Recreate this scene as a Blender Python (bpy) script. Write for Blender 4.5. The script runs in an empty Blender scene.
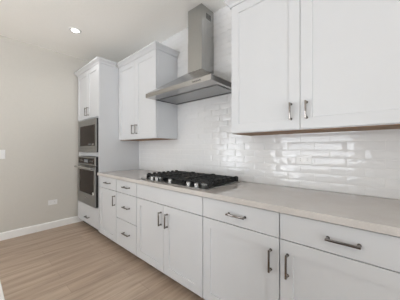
import bpy, bmesh, math, random
from mathutils import Vector, Matrix
random.seed(7)
S = bpy.context.scene
C = S.collection

# ------------------------------------------------------------------ camera
FOC, HOR, VX = 205.0, 149.0, -231.0
TH = math.atan(-VX / FOC)
cam_d = bpy.data.cameras.new('camera')
cam_d.sensor_fit = 'HORIZONTAL'; cam_d.sensor_width = 36.0
cam_d.lens = 36.0 * FOC / 400.0
cam_d.shift_y = -(150.0 - HOR) / 400.0
cam_d.clip_start = 0.02
cam = bpy.data.objects.new('camera', cam_d); C.objects.link(cam)
cam.location = (3.86, -1.84, 1.24)
cam.rotation_euler = Vector((-math.cos(TH), math.sin(TH), 0)).to_track_quat('-Z', 'Y').to_euler()
S.camera = cam

# ------------------------------------------------------------------ world, light, exposure
W = bpy.data.worlds.new('daylight'); S.world = W; W.use_nodes = True
bg = W.node_tree.nodes['Background']
# soft overcast sky; the lower half brighter, added to light the ceiling
_t = W.node_tree; _tc = _t.nodes.new('ShaderNodeTexCoord'); _sp = _t.nodes.new('ShaderNodeSeparateXYZ'); _rp = _t.nodes.new('ShaderNodeValToRGB')
_mr = _t.nodes.new('ShaderNodeMapRange'); _mr.inputs['From Min'].default_value = -0.15; _mr.inputs['From Max'].default_value = 0.15
_rp.color_ramp.elements[0].color = (0.96, 1.0, 1.04, 1); _rp.color_ramp.elements[1].color = (0.44, 0.47, 0.495, 1)
_t.links.new(_tc.outputs['Generated'], _sp.inputs[0]); _t.links.new(_sp.outputs['Z'], _mr.inputs['Value'])
_t.links.new(_mr.outputs['Result'], _rp.inputs['Fac']); _t.links.new(_rp.outputs['Color'], bg.inputs['Color'])
bg.inputs['Strength'].default_value = 7.5
S.view_settings.view_transform = 'Standard'; S.view_settings.look = 'None'
S.view_settings.gamma = 1.0; S.view_settings.use_curve_mapping = False
S.view_settings.exposure = 0.26
S.cycles.max_bounces = 10; S.cycles.diffuse_bounces = 7; S.cycles.glossy_bounces = 5
S.cycles.sample_clamp_indirect = 8.0
S.cycles.caustics_reflective = False; S.cycles.caustics_refractive = False

ROOM_X0, ROOM_X1, ROOM_Y0, CEIL = -0.008, 8.8, -6.6, 2.78

def portal(loc, rot, sx, sy):
    l = bpy.data.lights.new('window_daylight', 'AREA'); l.shape = 'RECTANGLE'; l.size = sx; l.size_y = sy
    o = bpy.data.objects.new('window_daylight', l); C.objects.link(o)
    o.location = loc; o.rotation_euler = rot; l.cycles.is_portal = True
    return o
# window openings: (wall, a0, a1, z0, z1)
WIN = [('rear', 0.6, 3.22, 0.03, 2.15), ('left', -5.2, -3.6, 0.03, 2.2), ('right', -6.2, -1.2, 0.03, 2.6)]  # the right opening is unseen, added to brighten the side panels
LAMPS = [(0.885, -0.925), (1.0, -3.4)]  # the second is an unseen fill light, added to lift the left side
LAMP_W = 7.0
for lx, ly in LAMPS[1:]:
    l = bpy.data.lights.new('unseen_fill_spot', 'SPOT'); l.energy = LAMP_W; l.color = (1, 0.98, 0.95); l.spot_size = math.radians(150); l.spot_blend = 0.7; l.shadow_soft_size = 0.06
    lo = bpy.data.objects.new('unseen_fill_spot', l); C.objects.link(lo); lo.location = (lx, ly, CEIL - 0.035)
for wl, a0, a1, z0, z1 in WIN:
    m, zc = (a0 + a1) / 2, (z0 + z1) / 2
    if wl == 'rear': portal((m, ROOM_Y0 - 0.12, zc), (math.radians(90), 0, 0), a1 - a0, z1 - z0).rotation_euler = Vector((0, 1, 0)).to_track_quat('-Z', 'Y').to_euler()
    if wl == 'left': portal((ROOM_X0 - 0.12, m, zc), (0, 0, 0), a1 - a0, z1 - z0).rotation_euler = Vector((1, 0, 0)).to_track_quat('-Z', 'Y').to_euler()
    if wl == 'right': portal((ROOM_X1 + 0.12, m, zc), (0, 0, 0), a1 - a0, z1 - z0).rotation_euler = Vector((-1, 0, 0)).to_track_quat('-Z', 'Y').to_euler()

# ------------------------------------------------------------------ materials
def mat(name, col, rough=0.5, metal=0.0, spec=None, coat=0.0):
    m = bpy.data.materials.new(name); m.use_nodes = True
    b = m.node_tree.nodes['Principled BSDF']
    b.inputs['Base Color'].default_value = (*col, 1); b.inputs['Roughness'].default_value = rough
    b.inputs['Metallic'].default_value = metal
    if spec is not None: b.inputs['Specular IOR Level'].default_value = spec
    if coat: b.inputs['Coat Weight'].default_value = coat; b.inputs['Coat Roughness'].default_value = 0.05
    return m
def nodes(m):
    t = m.node_tree
    return t, t.nodes, t.links, t.nodes['Principled BSDF']
def add_noise(m, scale, detail, amp, vec_scale=(1, 1, 1), bump=0.0, rough_amp=0.0, dist=0.002):
    """a fine mottling of the base colour and, if asked, of the relief"""
    t, N, L, b = nodes(m)
    tc = N.new('ShaderNodeTexCoord'); mp = N.new('ShaderNodeMapping'); mp.inputs['Scale'].default_value = vec_scale
    nz = N.new('ShaderNodeTexNoise'); nz.inputs['Scale'].default_value = scale; nz.inputs['Detail'].default_value = detail
    L.new(tc.outputs['Object'], mp.inputs['Vector']); L.new(mp.outputs['Vector'], nz.inputs['Vector'])
    c = b.inputs['Base Color'].default_value[:3]
    r = N.new('ShaderNodeValToRGB'); e = r.color_ramp.elements
    e[0].position = 0.3; e[1].position = 0.7
    e[0].color = (*[v * (1 - amp) for v in c], 1); e[1].color = (*[min(1, v * (1 + amp)) for v in c], 1)
    L.new(nz.outputs['Fac'], r.inputs['Fac']); L.new(r.outputs['Color'], b.inputs['Base Color'])
    if bump:
        bp = N.new('ShaderNodeBump'); bp.inputs['Strength'].default_value = bump; bp.inputs['Distance'].default_value = dist
        L.new(nz.outputs['Fac'], bp.inputs['Height']); L.new(bp.outputs['Normal'], b.inputs['Normal'])
    if rough_amp:
        mr = N.new('ShaderNodeMapRange'); r0 = b.inputs['Roughness'].default_value
        mr.inputs['To Min'].default_value = r0 - rough_amp; mr.inputs['To Max'].default_value = r0 + rough_amp
        L.new(nz.outputs['Fac'], mr.inputs['Value']); L.new(mr.outputs['Result'], b.inputs['Roughness'])
    return m

M = {}
M['cabinet'] = add_noise(mat('white_cabinet_paint', (0.548, 0.556, 0.570), 0.4), 6, 2, 0.006)
M['wall'] = add_noise(mat('greige_wall_paint', (0.575, 0.555, 0.515), 0.8), 40, 3, 0.012, bump=0.05)
M['ceiling'] = add_noise(mat('ceiling_paint', (0.94, 0.935, 0.905), 0.9), 60, 3, 0.012, bump=0.08)
M['trim'] = add_noise(mat('white_trim_paint', (0.82, 0.82, 0.81), 0.4), 10, 2, 0.006)
M['plate'] = add_noise(mat('white_plastic', (0.76, 0.76, 0.76), 0.3), 10, 2, 0.005)
M['slot'] = add_noise(mat('dark_plastic', (0.08, 0.08, 0.08), 0.5), 20, 2, 0.05)
M['grout'] = add_noise(mat('pale_grout', (0.74, 0.735, 0.73), 0.8), 200, 3, 0.03)
M['tile'] = add_noise(mat('glazed_white_tile', (0.69, 0.69, 0.695), 0.05), 26, 2, 0.008, (0.8, 1, 1.6), bump=0.5, dist=0.003)
M['pull'] = add_noise(mat('polished_nickel', (0.25, 0.23, 0.215), 0.13, 1.0), 90, 2, 0.06, (1, 1, 1))
M['steel'] = add_noise(mat('brushed_stainless_steel', (0.47, 0.47, 0.455), 0.24, 1.0), 40, 3, 0.03, (1, 1, 0.04), rough_amp=0.03)
M['knob'] = add_noise(mat('satin_knob_steel', (0.42, 0.42, 0.41), 0.38, 1.0), 60, 2, 0.03)
M['canopy'] = add_noise(mat('sideways_brushed_steel', (0.43, 0.42, 0.405), 0.22, 1.0), 60, 3, 0.03, (0.03, 1, 1), rough_amp=0.03)
M['tray'] = add_noise(mat('cooktop_tray_steel', (0.36, 0.355, 0.35), 0.3, 1.0), 60, 3, 0.03, (0.03, 1, 1))
M['slate'] = add_noise(mat('dark_stainless_steel', (0.33, 0.325, 0.315), 0.33, 1.0), 70, 3, 0.06, (1, 1, 0.05), rough_amp=0.05)
M['black'] = add_noise(mat('black_enamel', (0.012, 0.012, 0.012), 0.4), 30, 2, 0.1)
M['glass'] = add_noise(mat('dark_oven_glass', (0.026, 0.019, 0.015), 0.07, spec=0.06), 12, 2, 0.1)
M['display'] = add_noise(mat('grey_display', (0.13, 0.14, 0.15), 0.1, spec=0.2), 30, 2, 0.1)
M['iron'] = add_noise(mat('cast_iron', (0.014, 0.014, 0.014), 0.55, spec=0.3), 150, 3, 0.2, bump=0.1)
M['filter'] = add_noise(mat('hood_filter_steel', (0.36, 0.36, 0.36), 0.38, 1.0), 80, 2, 0.06)
M['wood'] = add_noise(mat('raw_maple_plywood', (0.24, 0.13, 0.055), 0.6), 14, 4, 0.2, (0.4, 6, 6))
M['paper'] = add_noise(mat('white_sticker', (0.85, 0.85, 0.82), 0.5), 60, 2, 0.02)
M['island_top'] = add_noise(mat('white_quartz', (0.80, 0.80, 0.79), 0.15), 9, 5, 0.02)
M['shadow_kick'] = add_noise(mat('shade_painted_toe_kick', (0.06, 0.05, 0.045), 0.5), 10, 2, 0.02)  # near-black colour paints in the shade below the cabinets

# quartz worktop: warm grey with soft mottling and pale flecks
m = mat('taupe_quartz', (0.5, 0.46, 0.43), 0.04); M['quartz'] = m
t, N, L, b = nodes(m)
tc = N.new('ShaderNodeTexCoord')
n1 = N.new('ShaderNodeTexNoise'); n1.inputs['Scale'].default_value = 5; n1.inputs['Detail'].default_value = 6; n1.inputs['Roughness'].default_value = 0.6
n2 = N.new('ShaderNodeTexNoise'); n2.inputs['Scale'].default_value = 160; n2.inputs['Detail'].default_value = 2
r1 = N.new('ShaderNodeValToRGB'); r1.color_ramp.elements[0].position = 0.35; r1.color_ramp.elements[1].position = 0.65
r1.color_ramp.elements[0].color = (0.485, 0.458, 0.435, 1); r1.color_ramp.elements[1].color = (0.525, 0.497, 0.474, 1)
r2 = N.new('ShaderNodeValToRGB'); r2.color_ramp.elements[0].position = 0.62; r2.color_ramp.elements[1].position = 0.7
mx = N.new('ShaderNodeMix'); mx.data_type = 'RGBA'; mx.inputs[7].default_value = (0.56, 0.53, 0.505, 1)
L.new(tc.outputs['Object'], n1.inputs['Vector']); L.new(tc.outputs['Object'], n2.inputs['Vector'])
L.new(n1.outputs['Fac'], r1.inputs['Fac']); L.new(n2.outputs['Fac'], r2.inputs['Fac'])
L.new(r2.outputs['Color'], mx.inputs[0]); L.new(r1.outputs['Color'], mx.inputs[6]); L.new(mx.outputs[2], b.inputs['Base Color'])

# floor planks, running away from the cabinets
m = mat('taupe_oak_planks', (0.3, 0.22, 0.17), 0.42); M['floor'] = m
t, N, L, b = nodes(m)
tc = N.new('ShaderNodeTexCoord'); mp = N.new('ShaderNodeMapping'); mp.inputs['Rotation'].default_value = (0, 0, math.radians(90))
br = N.new('ShaderNodeTexBrick'); br.offset = 0.37; br.inputs['Scale'].default_value = 1.0
br.inputs['Mortar Size'].default_value = 0.0012; br.inputs['Brick Width'].default_value = 1.25; br.inputs['Row Height'].default_value = 0.155
br.inputs['Color1'].default_value = (0.435, 0.338, 0.262, 1); br.inputs['Color2'].default_value = (0.495, 0.394, 0.31, 1); br.inputs['Mortar'].default_value = (0.30, 0.225, 0.175, 1)
mp2 = N.new('ShaderNodeMapping'); mp2.inputs['Scale'].default_value = (11, 0.9, 1)
gn = N.new('ShaderNodeTexNoise'); gn.inputs['Scale'].default_value = 1.5; gn.inputs['Detail'].default_value = 6; gn.inputs['Roughness'].default_value = 0.6
gr = N.new('ShaderNodeValToRGB'); gr.color_ramp.elements[0].position = 0.32; gr.color_ramp.elements[1].position = 0.7
gr.color_ramp.elements[0].color = (0.70, 0.665, 0.64, 1); gr.color_ramp.elements[1].color = (1.16, 1.15, 1.14, 1)
ml = N.new('ShaderNodeMix'); ml.data_type = 'RGBA'; ml.blend_type = 'MULTIPLY'; ml.inputs[0].default_value = 1.0
L.new(tc.outputs['Object'], mp.inputs['Vector']); L.new(mp.outputs['Vector'], br.inputs['Vector'])
L.new(tc.outputs['Object'], mp2.inputs['Vector']); L.new(mp2.outputs['Vector'], gn.inputs['Vector'])
L.new(gn.outputs['Fac'], gr.inputs['Fac']); L.new(br.outputs['Color'], ml.inputs[6]); L.new(gr.outputs['Color'], ml.inputs[7])
L.new(ml.outputs[2], b.inputs['Base Color'])

m = mat('lamp_lens', (0.9, 0.9, 0.9), 0.4); M['lens'] = m
nodes(m)[3].inputs['Emission Color'].default_value = (1, 0.97, 0.92, 1); nodes(m)[3].inputs['Emission Strength'].default_value = 6.0

# ------------------------------------------------------------------ helpers
def box(bm, x0, x1, y0, y1, z0, z1, bev=0.0, mi=0):
    r = bmesh.ops.create_cube(bm, size=1.0)
    vs = r['verts']
    for v in vs:
        v.co = Vector((x0 + (v.co.x + 0.5) * (x1 - x0), y0 + (v.co.y + 0.5) * (y1 - y0), z0 + (v.co.z + 0.5) * (z1 - z0)))
    fs = list({f for v in vs for f in v.link_faces})
    for f in fs: f.material_index = mi
    if bev:
        es = list({e for v in vs for e in v.link_edges})
        bmesh.ops.bevel(bm, geom=es, offset=bev, segments=2, profile=0.5, affect='EDGES')
def cyl(bm, c, axis, r, h, seg=24, r2=None, mi=0):
    """a cylinder or cone from c along axis"""
    a = Vector(axis).normalized()
    mx = Matrix.Translation(Vector(c) + a * h / 2) @ a.to_track_quat('Z', 'Y').to_matrix().to_4x4()
    r = bmesh.ops.create_cone(bm, cap_ends=True, segments=seg, radius1=r, radius2=r if r2 is None else r2, depth=h, matrix=mx)
    for f in {f for v in r['verts'] for f in v.link_faces}: f.material_index = mi
def lathe(bm, c, prof, seg=32, mi=0):
    """prof: (radius, z) pairs turned about the vertical through c"""
    rings = []
    for r, z in prof:
        rings.append([bm.verts.new((c[0] + r * math.cos(2 * math.pi * i / seg), c[1] + r * math.sin(2 * math.pi * i / seg), c[2] + z)) for i in range(seg)])
    for a, b_ in zip(rings, rings[1:]):
        for i in range(seg):
            bm.faces.new((a[i], a[(i + 1) % seg], b_[(i + 1) % seg], b_[i])).material_index = mi
    bm.faces.new(rings[0][::-1]).material_index = mi; bm.faces.new(rings[-1]).material_index = mi
def obj(name, bm, mats, parent=None, smooth=False, origin=None):
    bmesh.ops.recalc_face_normals(bm, faces=bm.faces[:])
    me = bpy.data.meshes.new(name)
    if origin is None and parent is None and bm.verts: origin = (0, 0, 0)
    if parent is not None:
        wl = parent_loc(parent); bmesh.ops.translate(bm, vec=-wl, verts=bm.verts[:])
    bm.to_mesh(me); bm.free()
    for mm in (mats if isinstance(mats, (list, tuple)) else [mats]): me.materials.append(mm)
    if smooth:
        me.polygons.foreach_set('use_smooth', [True] * len(me.polygons))
        me.set_sharp_from_angle(angle=math.radians(38))
    o = bpy.data.objects.new(name, me); C.objects.link(o)
    if parent is not None: o.parent = parent
    return o
def parent_loc(o):
    v = Vector((0, 0, 0))
    while o is not None: v += o.location; o = o.parent
    return v
def thing(name, label, cat, loc, group=None):
    o = bpy.data.objects.new(name, None); C.objects.link(o); o.location = loc
    o.empty_display_size = 0.1
    o['label'] = label; o['category'] = cat
    if group: o['group'] = group
    return o
def struct(name, bm, mats, parent=None, smooth=False):
    o = obj(name, bm, mats, parent, smooth)
    o['kind'] = 'structure'
    return o
def B(): return bmesh.new()

# ------------------------------------------------------------------ room shell
bm = B(); box(bm, ROOM_X0 - 0.2, ROOM_X1 + 0.2, ROOM_Y0 - 0.2, 0.2, -0.15, 0.0); struct('floor', bm, M['floor'])
bm = B(); box(bm, ROOM_X0 - 0.2, ROOM_X1 + 0.2, ROOM_Y0 - 0.2, 0.2, CEIL, CEIL + 0.15); struct('ceiling', bm, M['ceiling'])

def wall(name, a0, a1, fixed, mat_, along):
    holes = sorted([w[1:] for w in WIN if w[0] == name])
    bm = B()
    def piece(p, q, z0, z1):
        if along == 'x': box(bm, p, q, fixed[0], fixed[1], z0, z1)
        else: box(bm, fixed[0], fixed[1], p, q, z0, z1)
    at = a0
    for h0, h1, z0, z1 in holes:
        piece(at, h0, 0, CEIL); piece(h0, h1, 0, z0); piece(h0, h1, z1, CEIL); at = h1
    piece(at, a1, 0, CEIL)
    return struct('wall_' + name, bm, mat_)
wall('left', ROOM_Y0 - 0.2, 0.2, (ROOM_X0 - 0.15, ROOM_X0), M['wall'], 'y')
wall('right', ROOM_Y0 - 0.2, 0.2, (ROOM_X1, ROOM_X1 + 0.15), M['wall'], 'y')
wall('rear', ROOM_X0, ROOM_X1, (ROOM_Y0 - 0.15, ROOM_Y0), M['wall'], 'x')
wall('back', ROOM_X0, ROOM_X1, (0.012, 0.15), M['wall'], 'x')
for n, (wl, a0, a1, z0, z1) in enumerate(WIN):
    bm = B(); f = 0.05
    def bar(p, q, c, d):
        if wl == 'rear': box(bm, p, q, ROOM_Y0 - 0.10, ROOM_Y0 - 0.04, c, d)
        elif wl == 'left': box(bm, ROOM_X0 - 0.10, ROOM_X0 - 0.04, p, q, c, d)
        else: box(bm, ROOM_X1 + 0.04, ROOM_X1 + 0.10, p, q, c, d)
    bar(a0, a0 + f, z0, z1); bar(a1 - f, a1, z0, z1); bar(a0 + f, a1 - f, z0, z0 + f); bar(a0 + f, a1 - f, z1 - f, z1)
    k = 3 if a1 - a0 > 2.5 else 2
    for i in range(1, k):
        c = a0 + (a1 - a0) * i / k; bar(c - 0.035, c + 0.035, z0 + f, z1 - f)
    struct('window_%d' % (n + 1), bm, M['trim'])
bm = B(); box(bm, 4.902, 5.02, -0.70, 0.011, 0, CEIL); struct('wall_added_shade', bm, M['wall'])  # unseen end wall, added to shade tiles and worktop from the right
# skirting along the left wall: a flat board with an eased top
bm = B()
prof = [(0, 0), (0.016, 0), (0.016, 0.088), (0.012, 0.098), (0.006, 0.103), (0, 0.105)]
y0, y1 = ROOM_Y0, -0.5
A = [bm.verts.new((ROOM_X0 + o, y0, z)) for o, z in prof]; Bv = [bm.verts.new((ROOM_X0 + o, y1, z)) for o, z in prof]
for i in range(len(prof)):
    j = (i + 1) % len(prof); bm.faces.new((A[i], A[j], Bv[j], Bv[i]))
bm.faces.new(A); bm.faces.new(Bv[::-1])
struct('baseboard_left', bm, M['trim'])

# splashback tiles: hand-glazed running bond, each tile a little tilted and wavy
TX0, TX1, TZ0, PW, PH = 0.905, 4.901, 0.9145, 0.2095, 0.0637
bm = B(); box(bm, TX0, TX1, 0.0, 0.0115, TZ0, CEIL - 0.001, mi=1)
k = 0; G = 0.0011
z = TZ0
while z < CEIL - 0.002:
    x = (3.772 if k % 2 == 0 else 3.667) - PW * 20
    while x < TX1:
        a0, a1 = max(x + G, TX0), min(x + PW - G, TX1)
        c0, c1 = z + G, min(z + PH - G, CEIL - 0.001)
        if a1 - a0 > 0.01 and c1 - c0 > 0.004:
            tx, tz = random.gauss(0, 0.0028), random.gauss(0, 0.004)
            ph = [random.uniform(0, 6.28) for _ in range(4)]
            nx, nz = max(2, int((a1 - a0) / 0.021)), 5
            def hgt(u, w):
                s = 0.00035 * math.sin(9 * u / 0.2 * 1.3 + ph[0]) + 0.00022 * math.sin(17 * u / 0.2 + 60 * w + ph[1]) + 0.0002 * math.sin(95 * w + ph[2])
                return -0.0042 + tx * (u - 0.1) + tz * (w - 0.03) + s
            g = []
            for i in range(nx + 1):
                col = []
                for j in range(nz + 1):
                    u, w = (a1 - a0) * i / nx, (c1 - c0) * j / nz
                    d = min(u, a1 - a0 - u, w, c1 - c0 - w)
                    col.append(bm.verts.new((a0 + u, hgt(u, w) + (0.0011 if d < 1e-6 else 0), c0 + w)))
                g.append(col)
            for i in range(nx):
                for j in range(nz):
                    bm.faces.new((g[i][j], g[i + 1][j], g[i + 1][j + 1], g[i][j + 1])).smooth = True
            rim = [g[i][0] for i in range(nx + 1)] + [g[nx][j] for j in range(1, nz + 1)] + [g[i][nz] for i in range(nx - 1, -1, -1)] + [g[0][j] for j in range(nz - 1, 0, -1)]
            low = [bm.verts.new((v.co.x, 0.0005, v.co.z)) for v in rim]
            for i in range(len(rim)):
                j = (i + 1) % len(rim); bm.faces.new((rim[j], rim[i], low[i], low[j]))
        x += PW
    z += PH; k += 1
me = bpy.data.meshes.new('wall_back_tiles'); bm.to_mesh(me); bm.free()
me.materials.append(M['tile']); me.materials.append(M['grout'])
me.set_sharp_from_angle(angle=math.radians(50))
o = bpy.data.objects.new('wall_back_tiles', me); C.objects.link(o); o['kind'] = 'structure'

# ------------------------------------------------------------------ cabinet parts
def shaker(x0, x1, yf, z0, z1, st=0.072, th=0.02, dep=0.007):
    """a framed door whose face looks to -y at yf"""
    bm = B()
    def ring(a, b_, c, d, y): return [bm.verts.new(p) for p in ((a, y, c), (b_, y, c), (b_, y, d), (a, y, d))]
    e = 0.0015
    rs = [ring(x0, x1, z0, z1, yf + th), ring(x0, x1, z0, z1, yf + e), ring(x0 + e, x1 - e, z0 + e, z1 - e, yf),
          ring(x0 + st, x1 - st, z0 + st, z1 - st, yf), ring(x0 + st + 0.0025, x1 - st - 0.0025, z0 + st + 0.0025, z1 - st - 0.0025, yf + dep)]
    for a, b_ in zip(rs, rs[1:]):
        for i in range(4):
            j = (i + 1) % 4; bm.faces.new((a[i], a[j], b_[j], b_[i]))
    bm.faces.new(rs[-1]); bm.faces.new(rs[0][::-1])
    return bm
def slab(x0, x1, yf, z0, z1, th=0.02):
    bm = B(); box(bm, x0, x1, yf, yf + th, z0, z1, 0.0018); return bm
def pull(cx, yf, cz, length, vertical, parent):
    """a square bar on two posts with small flared feet"""
    bm = B(); h, w = length / 2, 0.0055
    so = 0.030
    if vertical:
        box(bm, cx - w, cx + w, yf - so - w, yf - so + w, cz - h, cz + h, 0.0018)
        for s in (-1, 1):
            zz = cz + s * (h - 0.008)
            box(bm, cx - w, cx + w, yf - so + w - 0.001, yf - 0.003, zz - w, zz + w, 0.001)
            cyl(bm, (cx, yf - 0.0045, zz), (0, 1, 0), 0.008, 0.0044, 16, 0.0095)
    else:
        box(bm, cx - h, cx + h, yf - so - w, yf - so + w, cz - w, cz + w, 0.0018)
        for s in (-1, 1):
            xx = cx + s * (h - 0.008)
            box(bm, xx - w, xx + w, yf - so + w - 0.001, yf - 0.003, cz - w, cz + w, 0.001)
            cyl(bm, (xx, yf - 0.0045, cz), (0, 1, 0), 0.008, 0.0044, 16, 0.0095)
    o = obj('pull', bm, M['pull'], parent, True); o['label'] = 'polished metal bar pull'
    return o
def crown(x0, x1, yf, z0, yl=None, yr=None, parent=None):
    """moulding along the front at yf, returning at each end back to yl / yr"""
    prof = [(0.0, 0.0), (0.010, 0.0), (0.012, 0.012), (0.018, 0.022), (0.034, 0.040), (0.042, 0.046), (0.044, 0.050), (0.044, 0.062), (0.0, 0.062)]
    path = []
    if yl is not None: path += [((x0, yl), (-1, 0)), ((x0, yf), (-1, -1))]
    else: path += [((x0, yf), (0, -1))]
    if yr is not None: path += [((x1, yf), (1, -1)), ((x1, yr), (1, 0))]
    else: path += [((x1, yf), (0, -1))]
    bm = B()
    rs = [[bm.verts.new((p[0] + d[0] * o, p[1] + d[1] * o, z0 + z)) for o, z in prof] for p, d in path]
    n = len(prof)
    for a, b_ in zip(rs, rs[1:]):
        for i in range(n):
            j = (i + 1) % n; bm.faces.new((a[i], a[j], b_[j], b_[i]))
    bm.faces.new(rs[0]); bm.faces.new(rs[-1][::-1])
    return obj('crown_moulding', bm, M['cabinet'], parent)

FY = -0.635            # faces of the base and tall doors
CB = FY + 0.021        # front of their carcasses
UY = -0.352            # faces of the wall-cabinet doors
UB = UY + 0.021
TOPB = 0.876           # underside of the worktop
BACK = -0.006

# ------------------------------------------------------------------ tall oven cabinet
tx0, tx1 = 0.045, 0.905
T = thing('oven_cabinet', 'tall white cabinet holding the microwave and wall oven in the corner by the beige wall', 'cabinet', (0.47, -0.32, 0))
bm = B()
box(bm, tx0, 0.160, CB, 0.008, 0.085, 2.46)                     # left side with its filler
box(bm, 0.884, tx1, FY + 0.001, 0.008, 0.085, 2.46, 0.001)        # finished right side
box(bm, 0.160, 0.884, -0.010, 0.008, 0.085, 2.46)
for z0, z1 in ((0.085, 0.110), (0.388, 0.409), (1.132, 1.188), (1.682, 1.720), (2.40, 2.46)):
    box(bm, 0.160, 0.884, CB, -0.010, z0, z1)
obj('carcass', bm, M['cabinet'], T)
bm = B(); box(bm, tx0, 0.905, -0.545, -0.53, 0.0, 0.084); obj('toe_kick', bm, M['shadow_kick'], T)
d = obj('door', shaker(0.064, 0.487, FY, 1.705, 2.446), M['cabinet'], T); pull(0.452, FY, 1.81, 0.125, True, d)
d = obj('door', shaker(0.490, 0.881, FY, 1.705, 2.446), M['cabinet'], T); pull(0.527, FY, 1.81, 0.125, True, d)
d = obj('drawer_front', slab(0.064, 0.881, FY, 0.105, 0.396), M['cabinet'], T); pull(0.50, FY, 0.205, 0.125, False, d)
crown(tx0, tx1, FY + 0.006, 2.447, BACK, -0.402, T)

# microwave with its trim kit
mx0, mx1, mz0, mz1, my = 0.175, 0.874, 1.193, 1.677, -0.662
T = thing('microwave', 'built-in dark steel microwave set above the wall oven', 'microwave', (0.52, -0.4, 1.19))
bm = B(); box(bm, 0.20, 0.85, CB - 0.001, -0.15, 1.19, 1.64); obj('body', bm, M['black'], T)
bm = B()                                                        # trim frame: a square ring with a dark edge
fr = 0.040
for a in ((mx0, mx1, mz0, mz0 + 0.048), (mx0, mx1, mz1 - 0.048, mz1), (mx0, mx0 + fr, mz0 + 0.048, mz1 - 0.048), (mx1 - fr, mx1, mz0 + 0.048, mz1 - 0.048)):
    box(bm, a[0], a[1], my, my + 0.010, a[2], a[3], 0.0)
    box(bm, a[0] + 0.001, a[1] - 0.001, my + 0.010, CB - 0.001, a[2], a[3], 0.0, mi=1)
obj('trim_frame', bm, [M['slate'], M['black']], T)
D = obj('door', slab(mx0 + fr + 0.002, mx1 - fr - 0.002, my + 0.002, mz0 + 0.050, mz1 - 0.050, 0.022), M['slate'], T)
bm = B(); box(bm, 0.252, 0.826, my - 0.0005, my + 0.004, 1.285, 1.590, 0.001); o = obj('window', bm, M['glass'], D); o['label'] = 'dark glass window'
bm = B(); box(bm, 0.260, 0.815, my - 0.008, my + 0.002, 1.2585, 1.270, 0.002); obj('handle', bm, M['slate'], D)
bm = B()  # small grey bar and three white dots low on the window
box(bm, 0.60, 0.70, my - 0.0012, my - 0.0006, 1.300, 1.318, mi=0)
for i in range(3): cyl(bm, (0.735 + 0.026 * i, my - 0.0004, 1.309), (0, -1, 0), 0.006, 0.001, 12, mi=1)
obj('pale_marks', bm, [M['display'], M['plate']], D)

# wall oven
ox0, ox1, oz0, oz1, oy = 0.190, 0.874, 0.414, 1.126, -0.675
T = thing('wall_oven', 'stainless built-in wall oven with a bar handle below the microwave', 'oven', (0.52, -0.4, 0.41))
bm = B(); box(bm, 0.20, 0.85, CB - 0.001, -0.08, 0.41, 1.125); box(bm, ox0 + 0.002, ox1 - 0.002, oy + 0.035, CB, oz0, oz1); obj('body', bm, M['black'], T)
bm = B(); box(bm, ox0, ox1, oy + 0.004, oy + 0.014, 1.000, oz1, 0.001); box(bm, ox0 + 0.001, ox1 - 0.001, oy + 0.014, oy + 0.034, 1.002, oz1 - 0.001, mi=1)
P = obj('control_panel', bm, [M['slate'], M['black']], T)
bm = B(); box(bm, ox0 + 0.03, ox1 - 0.04, oy + 0.0015, oy + 0.005, 1.020, 1.106, 0.001); obj('glass_panel', bm, M['glass'], P)
bm = B(); box(bm, 0.47, 0.62, oy + 0.0005, oy + 0.002, 1.040, 1.088); o = obj('display', bm, M['display'], P); o['label'] = 'small grey display'
for i, xx in enumerate((0.30, 0.345, 0.39, 0.69, 0.735, 0.78)):
    bm = B(); cyl(bm, (xx, oy + 0.002, 1.063), (0, -1, 0), 0.011, 0.0025, 18); obj('button', bm, M['slate'], P)
bm = B(); box(bm, ox0, ox1, oy, oy + 0.012, oz0, 0.992, 0.0015); box(bm, ox0 + 0.001, ox1 - 0.001, oy + 0.012, oy + 0.034, oz0 + 0.002, 0.990, mi=1)
D = obj('door', bm, [M['slate'], M['black']], T)
bm = B(); box(bm, 0.268, 0.822, oy - 0.0015, oy + 0.003, 0.580, 0.928, 0.001); o = obj('window', bm, M['glass'], D); o['label'] = 'dark glass window'
bm = B(); cyl(bm, (0.215, oy - 0.048, 0.966), (1, 0, 0), 0.0145, 0.655, 20)
for xx in (0.26, 0.825):
    cyl(bm, (xx, oy - 0.0005, 0.966), (0, -1, 0), 0.010, 0.048, 14)
o = obj('handle', bm, M['steel'], D, True); o['label'] = 'round stainless bar handle'
bm = B(); box(bm, 0.46, 0.60, oy - 0.0015, oy + 0.001, 0.508, 0.526, 0.0005); o = obj('badge', bm, M['steel'], D); o['label'] = 'pale metal badge'
bm = B(); box(bm, 0.790, 0.822, oy - 0.0022, oy - 0.0016, 0.585, 0.625); o = obj('sticker', bm, M['paper'], D); o['label'] = 'white sticker on the glass corner'

# ------------------------------------------------------------------ base cabinets
def base(x0, x1, label, cat='cabinet', left_end=False, right_end=False):
    t = thing('base_cabinet', label, cat, ((x0 + x1) / 2, -0.3, 0), 'base cabinets under the worktop')
    bm = B(); w = 0.018
    box(bm, x0 + 0.0004, x0 + w, CB, BACK, 0.085, TOPB - 0.001); box(bm, x1 - w, x1 - 0.0004, CB, BACK, 0.085, TOPB - 0.001)
    box(bm, x0 + w, x1 - w, CB, BACK, 0.085, 0.085 + w); box(bm, x0 + w, x1 - w, BACK - 0.012, BACK, 0.085 + w, TOPB - 0.001)
    box(bm, x0 + w, x1 - w, CB, CB + 0.018, TOPB - 0.04, TOPB - 0.001); box(bm, x0 + w, x1 - w, CB, CB + 0.018, 0.695, 0.735)
    box(bm, x0 + w, x0 + 0.04, CB, CB + 0.018, 0.103, TOPB - 0.04); box(bm, x1 - 0.04, x1 - w, CB, CB + 0.018, 0.103, TOPB - 0.04)
    obj('carcass', bm, M['cabinet'], t)
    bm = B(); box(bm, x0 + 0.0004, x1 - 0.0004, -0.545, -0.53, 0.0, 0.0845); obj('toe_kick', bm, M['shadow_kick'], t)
    return t
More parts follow.
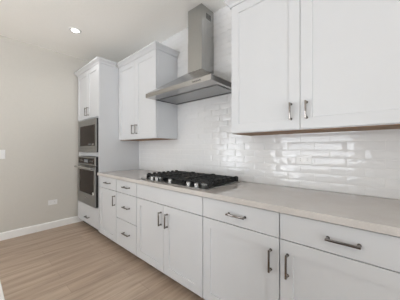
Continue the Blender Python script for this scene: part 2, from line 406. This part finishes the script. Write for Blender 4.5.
ZD0, ZD1, ZB = 0.719, 0.866, 0.080     # drawer band, foot of the doors
r = 0.0028
# beside the tall unit
x0, x1 = 0.906, 1.410
T = base(x0, x1, 'narrow white base cabinet with one drawer and one door against the tall oven cabinet')
d = obj('drawer_front', slab(x0 + 0.012, x1 - r, FY, ZD0, ZD1), M['cabinet'], T); pull(1.187, FY, 0.798, 0.135, False, d)
d = obj('door', shaker(x0 + 0.012, x1 - r, FY, ZB, ZD0 - 0.005), M['cabinet'], T); pull(1.372, FY, 0.598, 0.125, True, d)
# drawer stack
x0, x1 = 1.4105, 1.8725
T = base(x0, x1, 'white base cabinet with a stack of three drawers left of the cooktop')
for z0, z1, zp in ((ZD0, ZD1, 0.798), (0.405, ZD0 - 0.005, 0.565), (ZB, 0.400, 0.262)):
    d = obj('drawer_front', slab(x0 + r, x1 - r, FY, z0, z1), M['cabinet'], T); pull(1.667, FY, zp, 0.135, False, d)
# under the cooktop
x0, x1 = 1.873, 2.818
T = base(x0, x1, 'wide white base cabinet with a blank front and two doors below the cooktop')
obj('blank_front', slab(x0 + r, x1 - r, FY, ZD0, ZD1), M['cabinet'], T)
xm = 2.338
d = obj('door', shaker(x0 + r, xm - 0.0015, FY, ZB, ZD0 - 0.005), M['cabinet'], T); pull(2.298, FY, 0.583, 0.130, True, d)
d = obj('door', shaker(xm + 0.0015, x1 - r, FY, ZB, ZD0 - 0.005), M['cabinet'], T); pull(2.389, FY, 0.583, 0.130, True, d)
# right of the cooktop
x0, x1 = 2.8185, 3.412
T = base(x0, x1, 'white base cabinet with drawer and door just right of the cooktop, pull at right')
d = obj('drawer_front', slab(x0 + r, x1 - r, FY, ZD0, ZD1), M['cabinet'], T); pull(3.124, FY, 0.790, 0.142, False, d)
d = obj('door', shaker(x0 + r, x1 - r, FY, ZB, ZD0 - 0.005), M['cabinet'], T); pull(3.360, FY, 0.576, 0.132, True, d)
x0, x1 = 3.4125, 4.90
T = base(x0, x1, 'wide white base cabinet with drawers over doors at the right end of the run')
d = obj('drawer_front', slab(x0 + r, 4.0195, FY, ZD0, ZD1), M['cabinet'], T); pull(3.718, FY, 0.791, 0.142, False, d)
d = obj('door', shaker(x0 + r, 4.0195, FY, ZB, ZD0 - 0.005), M['cabinet'], T); pull(3.458, FY, 0.578, 0.132, True, d)
d = obj('drawer_front', slab(4.0225, x1 - r, FY, ZD0, ZD1), M['cabinet'], T); pull(4.46, FY, 0.791, 0.142, False, d)
d = obj('door', shaker(4.0225, x1 - r, FY, ZB, ZD0 - 0.005), M['cabinet'], T); pull(4.065, FY, 0.578, 0.132, True, d)

# ------------------------------------------------------------------ worktop
bm = B(); box(bm, 0.906, 4.901, -0.660, -0.0005, TOPB, 0.9135, 0.002)
o = obj('worktop', bm, M['quartz']); o['label'] = 'long polished taupe stone worktop along the tiled wall'; o['category'] = 'worktop'

# ------------------------------------------------------------------ wall cabinets
def upper(x0, x1, xm, label, left_ret, right_ret, pulls, pz, plen, zb=1.372):
    t = thing('wall_cabinet', label, 'cabinet', ((x0 + x1) / 2, -0.17, zb), 'wall cabinets either side of the hood')
    bm = B(); w = 0.018
    box(bm, x0, x0 + w, UB, BACK, zb, 2.46); box(bm, x1 - w, x1, UB, BACK, zb, 2.46)
    box(bm, x0 + w, x1 - w, UB, BACK, 2.42, 2.46); box(bm, x0 + w, x1 - w, BACK - 0.012, BACK, zb + 0.03, 2.42)
    box(bm, x0 + w, x1 - w, UB, UB + 0.018, zb, zb + 0.035); box(bm, x0 + w, x1 - w, UB, UB + 0.018, 2.39, 2.42)
    obj('carcass', bm, M['cabinet'], t)
    bm = B(); box(bm, x0 + w, x1 - w, UB + 0.018, BACK, zb + 0.012, zb + 0.029)
    box(bm, x0 + 0.0005, x1 - 0.0005, UB + 0.0005, BACK, zb - 0.003, zb - 0.0002)
    o = obj('bottom_panel', bm, M['wood'], t); o['label'] = 'bare wood underside'
    edges = [x0 + 0.0025] + xm + [x1 - 0.0025]
    for e0, e1, px in zip(edges, edges[1:], pulls):
        d = obj('door', shaker(e0 + 0.0015, e1 - 0.0015, UY, zb + 0.004, 2.446), M['cabinet'], t); pull(px, UY, pz, plen, True, d)
    crown(x0, x1, UY + 0.006, 2.447, left_ret, right_ret, t)
upper(0.906, 1.832, [1.368], 'white two-door wall cabinet left of the range hood, beside the tall oven cabinet', None, BACK, (1.325, 1.411), 1.505, 0.125)
upper(2.893, 4.899, [3.445, 4.055, 4.478], 'large white wall cabinet right of the range hood', BACK, None, (3.387, 3.486, 4.437, 4.519), 1.500, 0.118)

# ------------------------------------------------------------------ range hood
hx0, hx1, hy, hz0, hz1 = 1.840, 2.792, -0.500, 1.822, 1.868
cx0, cx1, cyf, cz0 = 2.236, 2.440, -0.215, 2.085
T = thing('range_hood', 'stainless steel chimney range hood on the tiled wall over the cooktop', 'range hood', ((hx0 + hx1) / 2, -0.02, hz0))
yb = BACK
bm = B()
def ringz(a, b_, y0, y1, z): return [bm.verts.new(p) for p in ((a, y0, z), (b_, y0, z), (b_, y1, z), (a, y1, z))]
f = 0.020
px0, px1, py0, py1 = hx0 + 0.004, 2.758, -0.366, -0.030      # recess for the suction panel
rs = [ringz(px0, px1, py0, py1, hz0 + 0.020), ringz(px0, px1, py0, py1, hz0), ringz(hx0, hx1, hy, yb, hz0), ringz(hx0, hx1, hy, yb, hz1),
      ringz(cx0 - 0.006, cx1 + 0.006, cyf - 0.006, yb, cz0)]
for a, b_ in zip(rs, rs[1:]):
    for i in range(4):
        j = (i + 1) % 4; bm.faces.new((a[i], a[j], b_[j], b_[i]))
bm.faces.new(rs[0]); bm.faces.new(rs[-1])
K = obj('canopy', bm, M['canopy'], T)
for i in range(5):
    bm = B(); cyl(bm, (2.585 + i * 0.021, hy + 0.0005, 1.845), (0, -1, 0), 0.006, 0.004, 16); obj('button', bm, M['slot'], K)
bm = B()
box(bm, px0 + 0.001, px1 - 0.001, py0 + 0.001, py1 - 0.001, hz0 + 0.013, hz0 + 0.0195)
for a in ((px0 + 0.0005, px0 + 0.004, py0, py1), (px1 - 0.004, px1 - 0.0005, py0, py1), (px0, px1, py0 + 0.0005, py0 + 0.004), (px0, px1, py1 - 0.004, py1 - 0.0005)):
    box(bm, *a, hz0 + 0.0005, hz0 + 0.014)
obj('gasket', bm, M['black'], T)
bm = B(); box(bm, px0 + 0.022, px1 - 0.022, py0 + 0.030, py1 - 0.028, hz0 + 0.0005, hz0 + 0.0128, 0.001); o = obj('filter_panel', bm, M['filter'], T); o['label'] = 'flat grey suction panel'
bm = B(); box(bm, cx0, cx1, cyf, yb, cz0 + 0.0005, 2.42); box(bm, cx0 + 0.0025, cx1 - 0.0025, cyf + 0.0025, yb, 2.42, CEIL - 0.002)
H = obj('chimney', bm, M['steel'], T)
bm = B()
for i in range(6): box(bm, cx1 - 0.002, cx1 - 0.0015, -0.135 + i * 0.014, -0.128 + i * 0.014, 2.655, 2.715)
obj('vent', bm, M['black'], H)

# ------------------------------------------------------------------ cooktop
T = thing('cooktop', 'black and steel gas cooktop with cast iron grates and five knobs set in the worktop', 'cooktop', (2.36, -0.33, 0.914))
gx0, gx1, gy0, gy1 = 1.895, 2.815, -0.605, -0.060
bm = B(); box(bm, gx0, gx1, gy0, gy1, 0.9137, 0.921, 0.003); obj('tray', bm, M['tray'], T)
burn = [(2.05, -0.42, 0.040), (2.05, -0.19, 0.034), (2.355, -0.29, 0.052), (2.66, -0.42, 0.034), (2.66, -0.19, 0.044)]
for bx, by, br_ in burn:
    bm = B(); lathe(bm, (bx, by, 0.9212), [(br_ + 0.012, 0), (br_ + 0.012, 0.006), (br_, 0.009), (br_, 0.016)]); bb = obj('burner', bm, M['steel'], T, True)
    bm = B(); lathe(bm, (bx, by, 0.9375), [(br_ - 0.002, 0), (br_, 0.003), (br_ - 0.004, 0.008), (br_ * 0.5, 0.010)]); obj('burner_cap', bm, M['iron'], bb, True)
def grate(x0, x1, y0, y1):
    bm = B(); zt = 0.968; w = 0.0065
    def b3(a0, a1, c0, c1, z0, z1): box(bm, a0, a1, c0, c1, z0, z1, 0.002)
    b3(x0, x1, y0, y0 + 0.012, 0.952, zt - 0.003); b3(x0, x1, y1 - 0.014, y1, 0.944, zt - 0.004)
    b3(x0 + 0.004, x0 + 0.016, y0, y1, 0.926, zt - 0.016); b3(x1 - 0.016, x1 - 0.004, y0, y1, 0.926, zt - 0.016)
    xm_, n = (x0 + x1) / 2, 7
    b3(xm_ - w, xm_ + w, y0, y1, 0.948, zt - 0.001)
    for i in range(n):
        y = y0 + 0.030 + (y1 - y0 - 0.060) * i / (n - 1)
        b3(x0 + 0.001, x1 - 0.001, y - w, y + w, 0.950, zt)
        for xx in (x0, x1 - 0.018):                             # raised finger ends
            b3(xx, xx + 0.020, y - 0.016, y + 0.016, 0.927, zt + 0.006)
    for q in (0.25, 0.75):
        xx = x0 + (x1 - x0) * q; b3(xx - w, xx + w, y0 + 0.006, y1 - 0.006, 0.951, zt - 0.002)
    for xx in (x0, x1 - 0.016):
        for y in (y0, y1 - 0.016): b3(xx, xx + 0.016, y, y + 0.016, 0.9212, 0.950)
    obj('grate', bm, M['iron'], T)
w3 = (gx1 - gx0 - 0.03) / 3
for i in range(3):
    grate(gx0 + 0.015 + i * w3 + 0.001, gx0 + 0.015 + (i + 1) * w3 - 0.001, -0.535, -0.075)
for kx in (2.072, 2.152, 2.355, 2.602, 2.695):
    bm = B(); lathe(bm, (kx, -0.572, 0.9212), [(0.024, 0), (0.024, 0.004), (0.017, 0.006), (0.016, 0.012), (0.020, 0.015), (0.020, 0.030), (0.017, 0.033)], 28)
    o = obj('knob', bm, M['knob'], T, True); o['label'] = 'round steel knob'
    bm = B(); box(bm, kx - 0.0025, kx + 0.0025, -0.590, -0.556, 0.9542, 0.958, 0.001); obj('grip', bm, M['knob'], o)

# ------------------------------------------------------------------ wall plates
def outlet(name, label, c, axis, horizontal=True):
    """axis 'x': plate on the left wall; 'y': on the tiles"""
    t = thing(name, label, 'outlet', c)
    a, hgt = (0.060, 0.0375) if horizontal else (0.0375, 0.060)
    def bb(u0, u1, d0, d1, z0, z1, bev=0.0):
        bm = B()
        if axis == 'x': box(bm, c[0] + d0, c[0] + d1, c[1] + u0, c[1] + u1, c[2] + z0, c[2] + z1, bev)
        else: box(bm, c[0] + u0, c[0] + u1, c[1] - d1, c[1] - d0, c[2] + z0, c[2] + z1, bev)
        return bm
    pl = obj('cover_plate', bb(-a, a, 0, 0.006, -hgt, hgt, 0.002), M['plate'], t)
    for s in (-1, 1):
        so = obj('socket', bb(s * 0.026 - 0.017, s * 0.026 + 0.017, 0.0055, 0.008, -0.017, 0.017, 0.001), M['plate'], pl)
        bm = B()
        for q in (-0.007, 0.007):
            if axis == 'x': box(bm, c[0] + 0.0078, c[0] + 0.0083, c[1] + s * 0.026 - 0.005, c[1] + s * 0.026 + 0.004, c[2] + q - 0.0012, c[2] + q + 0.0012)
            else: box(bm, c[0] + s * 0.026 - 0.005, c[0] + s * 0.026 + 0.004, c[1] - 0.0083, c[1] - 0.0078, c[2] + q - 0.0012, c[2] + q + 0.0012)
        o = obj('slot', bm, M['slot'], pl)
    return t
outlet('wall_outlet', 'white double outlet low on the beige wall left of the oven cabinet', (ROOM_X0 + 0.0005, -0.967, 0.405), 'x')
outlet('splashback_outlet', 'white double outlet on the tiles below the right wall cabinet', (3.380, -0.0055, 1.152), 'y')
c = (ROOM_X0 + 0.0005, -1.547, 1.168)
T = thing('light_switch', 'white light switch on the beige wall at the left edge of the photo', 'switch', c)
bm = B(); box(bm, c[0], c[0] + 0.006, c[1] - 0.0375, c[1] + 0.0375, c[2] - 0.062, c[2] + 0.062, 0.002); obj('cover_plate', bm, M['plate'], T)
bm = B(); box(bm, c[0] + 0.0062, c[0] + 0.010, c[1] - 0.016, c[1] + 0.016, c[2] - 0.032, c[2] + 0.032, 0.0015); obj('rocker', bm, M['plate'], T)

# ------------------------------------------------------------------ recessed ceiling lamp
def downlight(x, y, label):
    t = thing('recessed_downlight', label, 'ceiling light', (x, y, CEIL))
    bm = B()
    seg = 40; pr = [(0.044, -0.006), (0.048, -0.009), (0.070, -0.006), (0.074, -0.0005)]
    rs = [[bm.verts.new((x + r_ * math.cos(6.28318 * i / seg), y + r_ * math.sin(6.28318 * i / seg), CEIL + z)) for i in range(seg)] for r_, z in pr]
    for a, b_ in zip(rs, rs[1:]):
        for i in range(seg):
            j = (i + 1) % seg; bm.faces.new((a[i], a[j], b_[j], b_[i]))
    obj('trim_ring', bm, M['trim'], t, True)
    bm = B(); cyl(bm, (x, y, CEIL - 0.0065), (0, 0, 1), 0.0442, 0.006, 40); o = obj('lens', bm, M['lens'], t); o['label'] = 'glowing white lens'
    l = bpy.data.lights.new('lamp_glow', 'SPOT'); l.energy = LAMP_W; l.color = (1, 0.98, 0.95); l.spot_size = math.radians(150); l.spot_blend = 0.7; l.shadow_soft_size = 0.06
    lo = bpy.data.objects.new('lamp_glow', l); C.objects.link(lo); lo.parent = t; lo.location = (0, 0, -0.035)
downlight(*LAMPS[0], 'round recessed downlight glowing in the ceiling in front of the tall cabinet')

# ------------------------------------------------------------------ island behind the aisle
ix0, ix1, iy0, iy1 = 2.85, 4.35, -2.75, -1.788
T = thing('island_cabinet', 'white island cabinet under a white stone top across the aisle', 'island', (3.6, -2.27, 0))
bm = B(); box(bm, ix0 + 0.03, ix1 - 0.03, iy0 + 0.28, iy1 - 0.045, 0.10, TOPB - 0.001); obj('carcass', bm, M['cabinet'], T)
bm = B(); box(bm, ix0 + 0.05, ix1 - 0.05, iy0 + 0.30, iy1 - 0.11, 0.0, 0.0995); obj('toe_kick', bm, M['cabinet'], T)
nd = 3; wd = (ix1 - ix0 - 0.06) / nd
for i in range(nd):                                             # doors towards the aisle
    a0, a1 = ix0 + 0.03 + i * wd + 0.002, ix0 + 0.03 + (i + 1) * wd - 0.002
    bm = shaker(a0, a1, 0, 0.105, 0.870)
    for v in bm.verts: v.co.y = iy1 - 0.024 - v.co.y
    d = obj('door', bm, M['cabinet'], T)
bm = B(); box(bm, ix0, ix1, iy0, iy1, TOPB, 0.914, 0.002)
o = obj('island_worktop', bm, M['island_top']); o['label'] = 'white stone island top cut by the lower left corner of the photo'; o['category'] = 'worktop'
